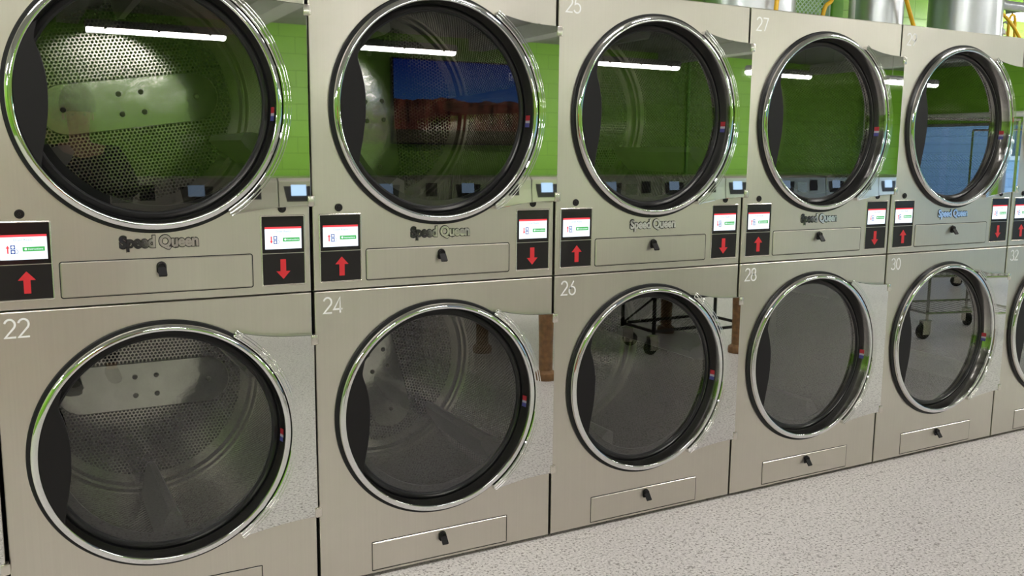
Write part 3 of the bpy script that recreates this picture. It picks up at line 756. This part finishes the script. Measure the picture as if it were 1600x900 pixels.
# folding table with brown turned legs
tb = empty('folding_table', (3.8, -2.55, 0), label='long laundry folding table with brown wooden legs opposite dryer 24', cat='table')
MB().box(-1.0, 1.0, -.50, .50, .86, .90, bev=.006).build('tabletop', 'woodtop', tb, smooth=0)
MB().box(-.86, .86, -.40, .40, .78, .86).build('apron', 'wood', tb, smooth=0)
for x, y in ((-.83, .42), (.83, .36), (-.83, -.36), (.83, -.36)):
    MB().lathe([(0, 0), (.066, 0), (.070, .02), (.066, .045), (.044, .062), (.045, .25), (.052, .5), (.046, .79), (0, .79)], seg=20, axis='z').build('leg', 'wood', tb, loc=(x, y, 0))

def caster(t, x, y, a, r=.062):
    mb = MB(); c, s = cos(a), sin(a)
    w = MB()
    w.lathe([(0, -.014), (r*.7, -.016), (r, -.012), (r, .012), (r*.7, .016), (0, .014)], seg=24)
    o = w.build('wheel', 'rubber', t, loc=(x+.03*c, y+.03*s, r), rot=(0, 0, a))
    f = MB()
    f.box(-.02, .05, -.024, -.019, r*.6, 2*r+.02).box(-.02, .05, .019, .024, r*.6, 2*r+.02).box(-.03, .05, -.024, .024, 2*r+.018, 2*r+.026)
    f.lathe([(0, 2*r+.02), (.01, 2*r+.02), (.01, 2*r+.075), (0, 2*r+.075)], seg=10, axis='z')
    f.build('caster_fork', 'edge', t, loc=(x, y, 0), rot=(0, 0, a), smooth=0)
def wire_cart(x, y, rz, label):
    t = empty('laundry_cart', (x, y, 0), rz, label=label, cat='cart', group='wheeled wire laundry carts')
    a, b = .42, .27
    for i, (sx, sy) in enumerate(((-1, -1), (1, -1), (-1, 1), (1, 1))): caster(t, sx*(a-.04), sy*(b-.04), .5+i*1.3)
    mb = MB()
    zs = .21
    for sx in (-1, 1):
        for sy in (-1, 1): mb.tube([(sx*(a-.04), sy*(b-.04), zs-.02), (sx*(a-.04), sy*(b-.04), .50)], .011, 8)
    for z in (zs, .50): mb.tube([(-a, -b, z), (a, -b, z), (a, b, z), (-a, b, z)], .009, 8, closed=True)
    for sx in (-1, 1): mb.tube([(sx*a, -b*.9, .5), (sx*a, -b*.9, 1.65), (sx*a, 0, 1.65)] if False else [(sx*a, 0, .5), (sx*a, 0, 1.72)], .011, 8)
    mb.tube([(-a, 0, 1.72), (a, 0, 1.72)], .011, 8)
    mb.build('frame', 'wire', t)
    mb = MB()
    n = 14
    for i in range(1, n): x_ = -a+2*a*i/n; mb.tube([(x_, -b, .86), (x_, -b+.03, .50), (x_, b-.03, .50), (x_, b, .86)], .0028, 5)
    for i in range(1, 9): y_ = -b+2*b*i/9; mb.tube([(-a, y_, .86), (-a+.03, y_, .50), (a-.03, y_, .50), (a, y_, .86)], .0028, 5)
    for z in (.6, .73, .86): mb.tube([(-a, -b, z), (a, -b, z), (a, b, z), (-a, b, z)], .004 if z < .8 else .008, 6, closed=True)
    for i in range(1, 12): x_ = -a+2*a*i/12; mb.tube([(x_, -b, zs), (x_, b, zs)], .0025, 5)
    mb.build('wire_basket', 'wire', t)
wire_cart(6.75, -1.92, .25, 'wheeled wire laundry cart reflected in the glass of dryer 30')
wire_cart(9.6, -3.3, 1.2, 'wheeled wire laundry cart standing farther along the aisle toward the windows')
# low black cart
t = empty('low_cart', (4.42, -2.47, 0), 0, label='low black wheeled cart under the folding table, reflected in dryer 26', cat='cart')
for i, (sx, sy) in enumerate(((-1, -1), (1, -1), (-1, 1), (1, 1))): caster(t, sx*.38, sy*.17, .5+i*1.3, .055)
mb = MB()
for sx in (-1, 1):
    for sy in (-1, 1): mb.tube([(sx*.40, sy*.19, .15), (sx*.40, sy*.19, .72)], .014, 8)
for z in (.17, .42, .72): mb.tube([(-.40, -.19, z), (.40, -.19, z), (.40, .19, z), (-.40, .19, z)], .012, 8, closed=True)
mb.tube([(-.40, -.19, .17), (-.40, .19, .42)], .008, 6)
mb.build('frame', 'blackpl', t)
MB().box(-.385, .385, -.175, .175, .43, .60, bev=.02).build('bin', 'blackpl', t, smooth=0)

# ------------------------------------------------------------------ outside
def sidingm():
    t = NT('blue_siding'); geo = t.n('ShaderNodeNewGeometry'); sp = t.n('ShaderNodeSeparateXYZ', {0: geo.outputs['Position']})
    fr = t.math('FRACT', t.math('MULTIPLY', sp.outputs[2], 4.5))
    t.l(t.ramp(fr, .0, (.16, .28, .42, 1), .12, (.36, .52, .68, 1)), t.p.inputs['Base Color']); return t.m
o = MB().box(XR+.21, XR+40, -30, 22, -.12, -.02).build('parking_lot', plain('snowy_asphalt', (.45, .48, .52), .8, noise=.4, nscale=.8), smooth=0); o['kind'] = 'structure'
t = empty('neighbour_building', (26, -9, -.02), label='pale blue clapboard building across the parking lot', cat='building')
MB().box(-3, 3, -9, 5, 0, 5.0).build('wall', sidingm(), t, smooth=0)
mb = MB(); 
for s in (0,): 
    V = [mb.bm.verts.new(p_) for p_ in ((-3.4, -9.3, 5), (3.4, -9.3, 5), (3.4, 5.3, 5), (-3.4, 5.3, 5), (0, -9.3, 6.8), (0, 5.3, 6.8))]
    for q in ((0, 1, 4), (3, 5, 2), (0, 4, 5, 3), (1, 2, 5, 4), (0, 3, 2, 1)): mb.face([V[i] for i in q])
mb.build('roof', plain('dark_shingle', (.06, .06, .07), .8), t, smooth=0)
for y in (-6.5, -2.5, 1.5):
    w = MB().box(-3.05, -2.98, y-.6, y+.6, 1.4, 3.0).build('window_frame', 'white', t, smooth=0)
    MB().box(-3.07, -3.04, y-.5, y+.5, 1.5, 2.9).build('window_pane', 'navy', w, smooth=0)
random.seed(4)
def tree(x, y, h, label):
    mb = MB()
    def grow(p, d, l, r, n):
        q = p+d*l; mb.tube([p, p+d*l*.5+Vector((random.uniform(-1, 1), random.uniform(-1, 1), 0))*l*.04, q], [r, r*.85, r*.7], 6)
        if n == 0: return
        for _ in range(3 if n > 2 else 4):
            dd = (d+Vector((random.uniform(-1, 1), random.uniform(-1, 1), random.uniform(-.2, .7)))*.75).normalized()
            grow(q, dd, l*random.uniform(.6, .8), r*.62, n-1)
    grow(Vector((0, 0, 0)), Vector((0, 0, 1)), h*.3, .11, 4)
    tag(mb.build('bare_tree', plain('bark', (.10, .08, .07), .8), loc=(x, y, -.03)), label, 'tree', 'bare trees outside')
tree(19.5, -8.2, 5.5, 'bare winter tree outside the window, left in the reflection')
tree(20.5, -5.2, 5.0, 'bare winter tree outside the window, right in the reflection')

# ------------------------------------------------------------------ the photographer
skin = plain('skin', (.50, .28, .19), .5); jacket = plain('dark_jacket_cloth', (.035, .032, .038), .8, noise=.2)
jeans = plain('dark_trouser_cloth', (.03, .035, .06), .85, noise=.2); knit = plain('black_knit', (.012, .012, .014), .9, noise=.3, bump=.4)
def skinned(name, V, E, mat, parent, sub=2, root=0):
    me = bpy.data.meshes.new(name); me.from_pydata([v[:3] for v in V], E, []); me.materials.append(mat)
    o = bpy.data.objects.new(name, me); COL.objects.link(o); o.parent = parent
    o.modifiers.new('skin', 'SKIN').use_smooth_shade = True
    if not me.skin_vertices: 
        pass
    for i, v in enumerate(V):
        sv = me.skin_vertices[0].data[i]; r = v[3]; sv.radius = (r, v[4] if len(v) > 4 else r); sv.use_root = (i == root)
    s = o.modifiers.new('sub', 'SUBSURF'); s.levels = s.render_levels = sub
    return o
PX, PY = .44, -3.22
per = empty('person', (PX, PY, 0), label='person in black knit hat and dark jacket photographing the dryers with a phone', cat='person')
ph = CAM-cf*.012-Vector((PX, PY, 0))        # phone centre in the person's frame
hl = ph-cr*.085-cf*.010; hr = ph+cr*.085-cf*.010
V = []; E = []
def chain(pts, start=None):
    prev = start
    for p_ in pts:
        V.append(tuple(p_)); i = len(V)-1
        if prev is not None: E.append((prev, i))
        prev = i
    return prev
chain([(0, 0, .93, .15, .11)])
neck = chain([(0, .0, 1.08, .14, .10), (0, .01, 1.25, .16, .105), (0, 0, 1.38, .15, .09), (0, 0, 1.455, .06, .06)], 0)
head = chain([(0, .01, 1.52, .055, .058), (0, .03, 1.575, .062, .075), (0, .02, 1.64, .076, .092), (0, .012, 1.70, .066, .080), (0, .01, 1.735, .03, .04)], neck)
# nose
V.append((0, .115, 1.600, .012)); E.append((head-3, len(V)-1))
hands = []
for s, h in ((-1, hl), (1, hr)):
    sh = 3
    el = Vector((s*.27, .13, 1.16)) if s > 0 else Vector((-.30, .14, 1.17))
    w = h+Vector((0, -.055, -.035)) 
    chain([(s*.185, -.005, 1.385, .058), tuple(el)+(.043,), tuple((el+w)/2)+(.038,), tuple(w)+(.026,), tuple(h+Vector((0, -.02, -.01)))+(.028, .02)], sh)
    hands.append((s, h))
for s in (-1, 1):
    chain([(s*.095, 0, .84, .088), (s*.10, .01, .50, .056), (s*.105, -.01, .28, .05), (s*.105, -.015, .09, .036), (s*.11, .05, .035, .036, .03), (s*.115, .13, .025, .03, .022)], 0)
body = skinned('body', V, E, skin, per)
# jacket over torso and arms, trousers over the legs
def sub_chain(name, ids, grow, mat):
    mp = {j: i for i, j in enumerate(ids)}
    VV = [tuple(V[j][:3])+(V[j][3]+grow, (V[j][4] if len(V[j]) > 4 else V[j][3])+grow) for j in ids]
    return skinned(name, VV, [(mp[a], mp[b]) for a, b in E if a in mp and b in mp], mat, per)
arm0 = 11
arms = [i for i, v in enumerate(V) if i >= arm0 and i < arm0+10]
sub_chain('jacket', [0, 1, 2, 3]+[i for n, i in enumerate(arms) if n % 5 < 4], .017, jacket)
sub_chain('trousers', [0]+[i for n, i in enumerate(range(arm0+10, arm0+22)) if n % 6 < 4], .013, jeans)
for s in (-1, 1):
    skinned('shoe', [(s*.105, -.05, .05, .045), (s*.108, .02, .045, .046, .042), (s*.112, .12, .035, .045, .03), (s*.115, .18, .03, .032, .024)], [(0, 1), (1, 2), (2, 3)], knit, per, root=1)
for s, h in hands:
    for j in range(4):
        b = h+cu*(.030-.020*j)-cf*.008; k = cr*(-s)
        VV = [tuple(b-cf*.012)+(.009,), tuple(b+cr*s*.006+cf*.012)+(.0085,), tuple(b+k*.016+cf*.022)+(.0078,), tuple(b+k*.030+cf*.019)+(.007,)]
        skinned('finger', VV, [(0, 1), (1, 2), (2, 3)], skin, body, 1)
    b = h-cf*.02
    skinned('thumb', [tuple(b)+(.011,), tuple(b-cr*s*.020-cf*.006+cu*.01)+(.010,), tuple(b-cr*s*.042-cf*.002+cu*.018)+(.0085,)], [(0, 1), (1, 2)], skin, body, 1)
mb = MB(); mb.lathe([(.084, 1.635), (.097, 1.64), (.100, 1.68), (.093, 1.73), (.070, 1.775), (.035, 1.80), (0, 1.806)], seg=32, axis='z')
for v_ in mb.bm.verts: v_.co.y = v_.co.y*1.12+.012
mb.build('knit_hat', knit, per)
for s in (-1, 1):
    MB().lathe([(0, -.008), (.004, -.007), (.007, -.004), (.008, 0), (.007, .004), (.004, .007), (0, .008)], seg=16).build('eye', 'eyem', body, loc=(s*.031, .094, 1.618))
    MB().lathe([(0, .0092), (.0035, .0085), (.0042, .006)], seg=12).build('pupil', 'blackpl', body, loc=(s*.031, .094, 1.618))
    MB().lathe([(0, -.006), (.016, -.007), (.024, 0), (.018, .006), (0, .003)], seg=16, axis='x').build('ear', skin, body, loc=(s*.079, .012, 1.61))
MB().tube([(-.024, .101, 1.566), (0, .107, 1.563), (.024, .101, 1.566)], .004, 8).build('mouth', plain('lips', (.42, .16, .13), .5), body)
phn = empty('phone', CAM-cf*.012, label='black phone held up in both hands by the person', cat='phone')
Mx = Matrix.Identity(4)
for i in range(3): Mx[i][0], Mx[i][1], Mx[i][2], Mx[i][3] = cr[i], cu[i], -cf[i], (CAM-cf*.0082)[i]
phn.matrix_world = Mx
MB().box(-.076, .076, -.036, .036, -.004, .004, bev=.002).build('phone_body', 'blackgl', phn, smooth=0)
MB().box(-.070, .070, -.033, .033, .0038, .0046).build('phone_screen', emit('phone_display', (.4, .42, .4), .5), phn, smooth=0)
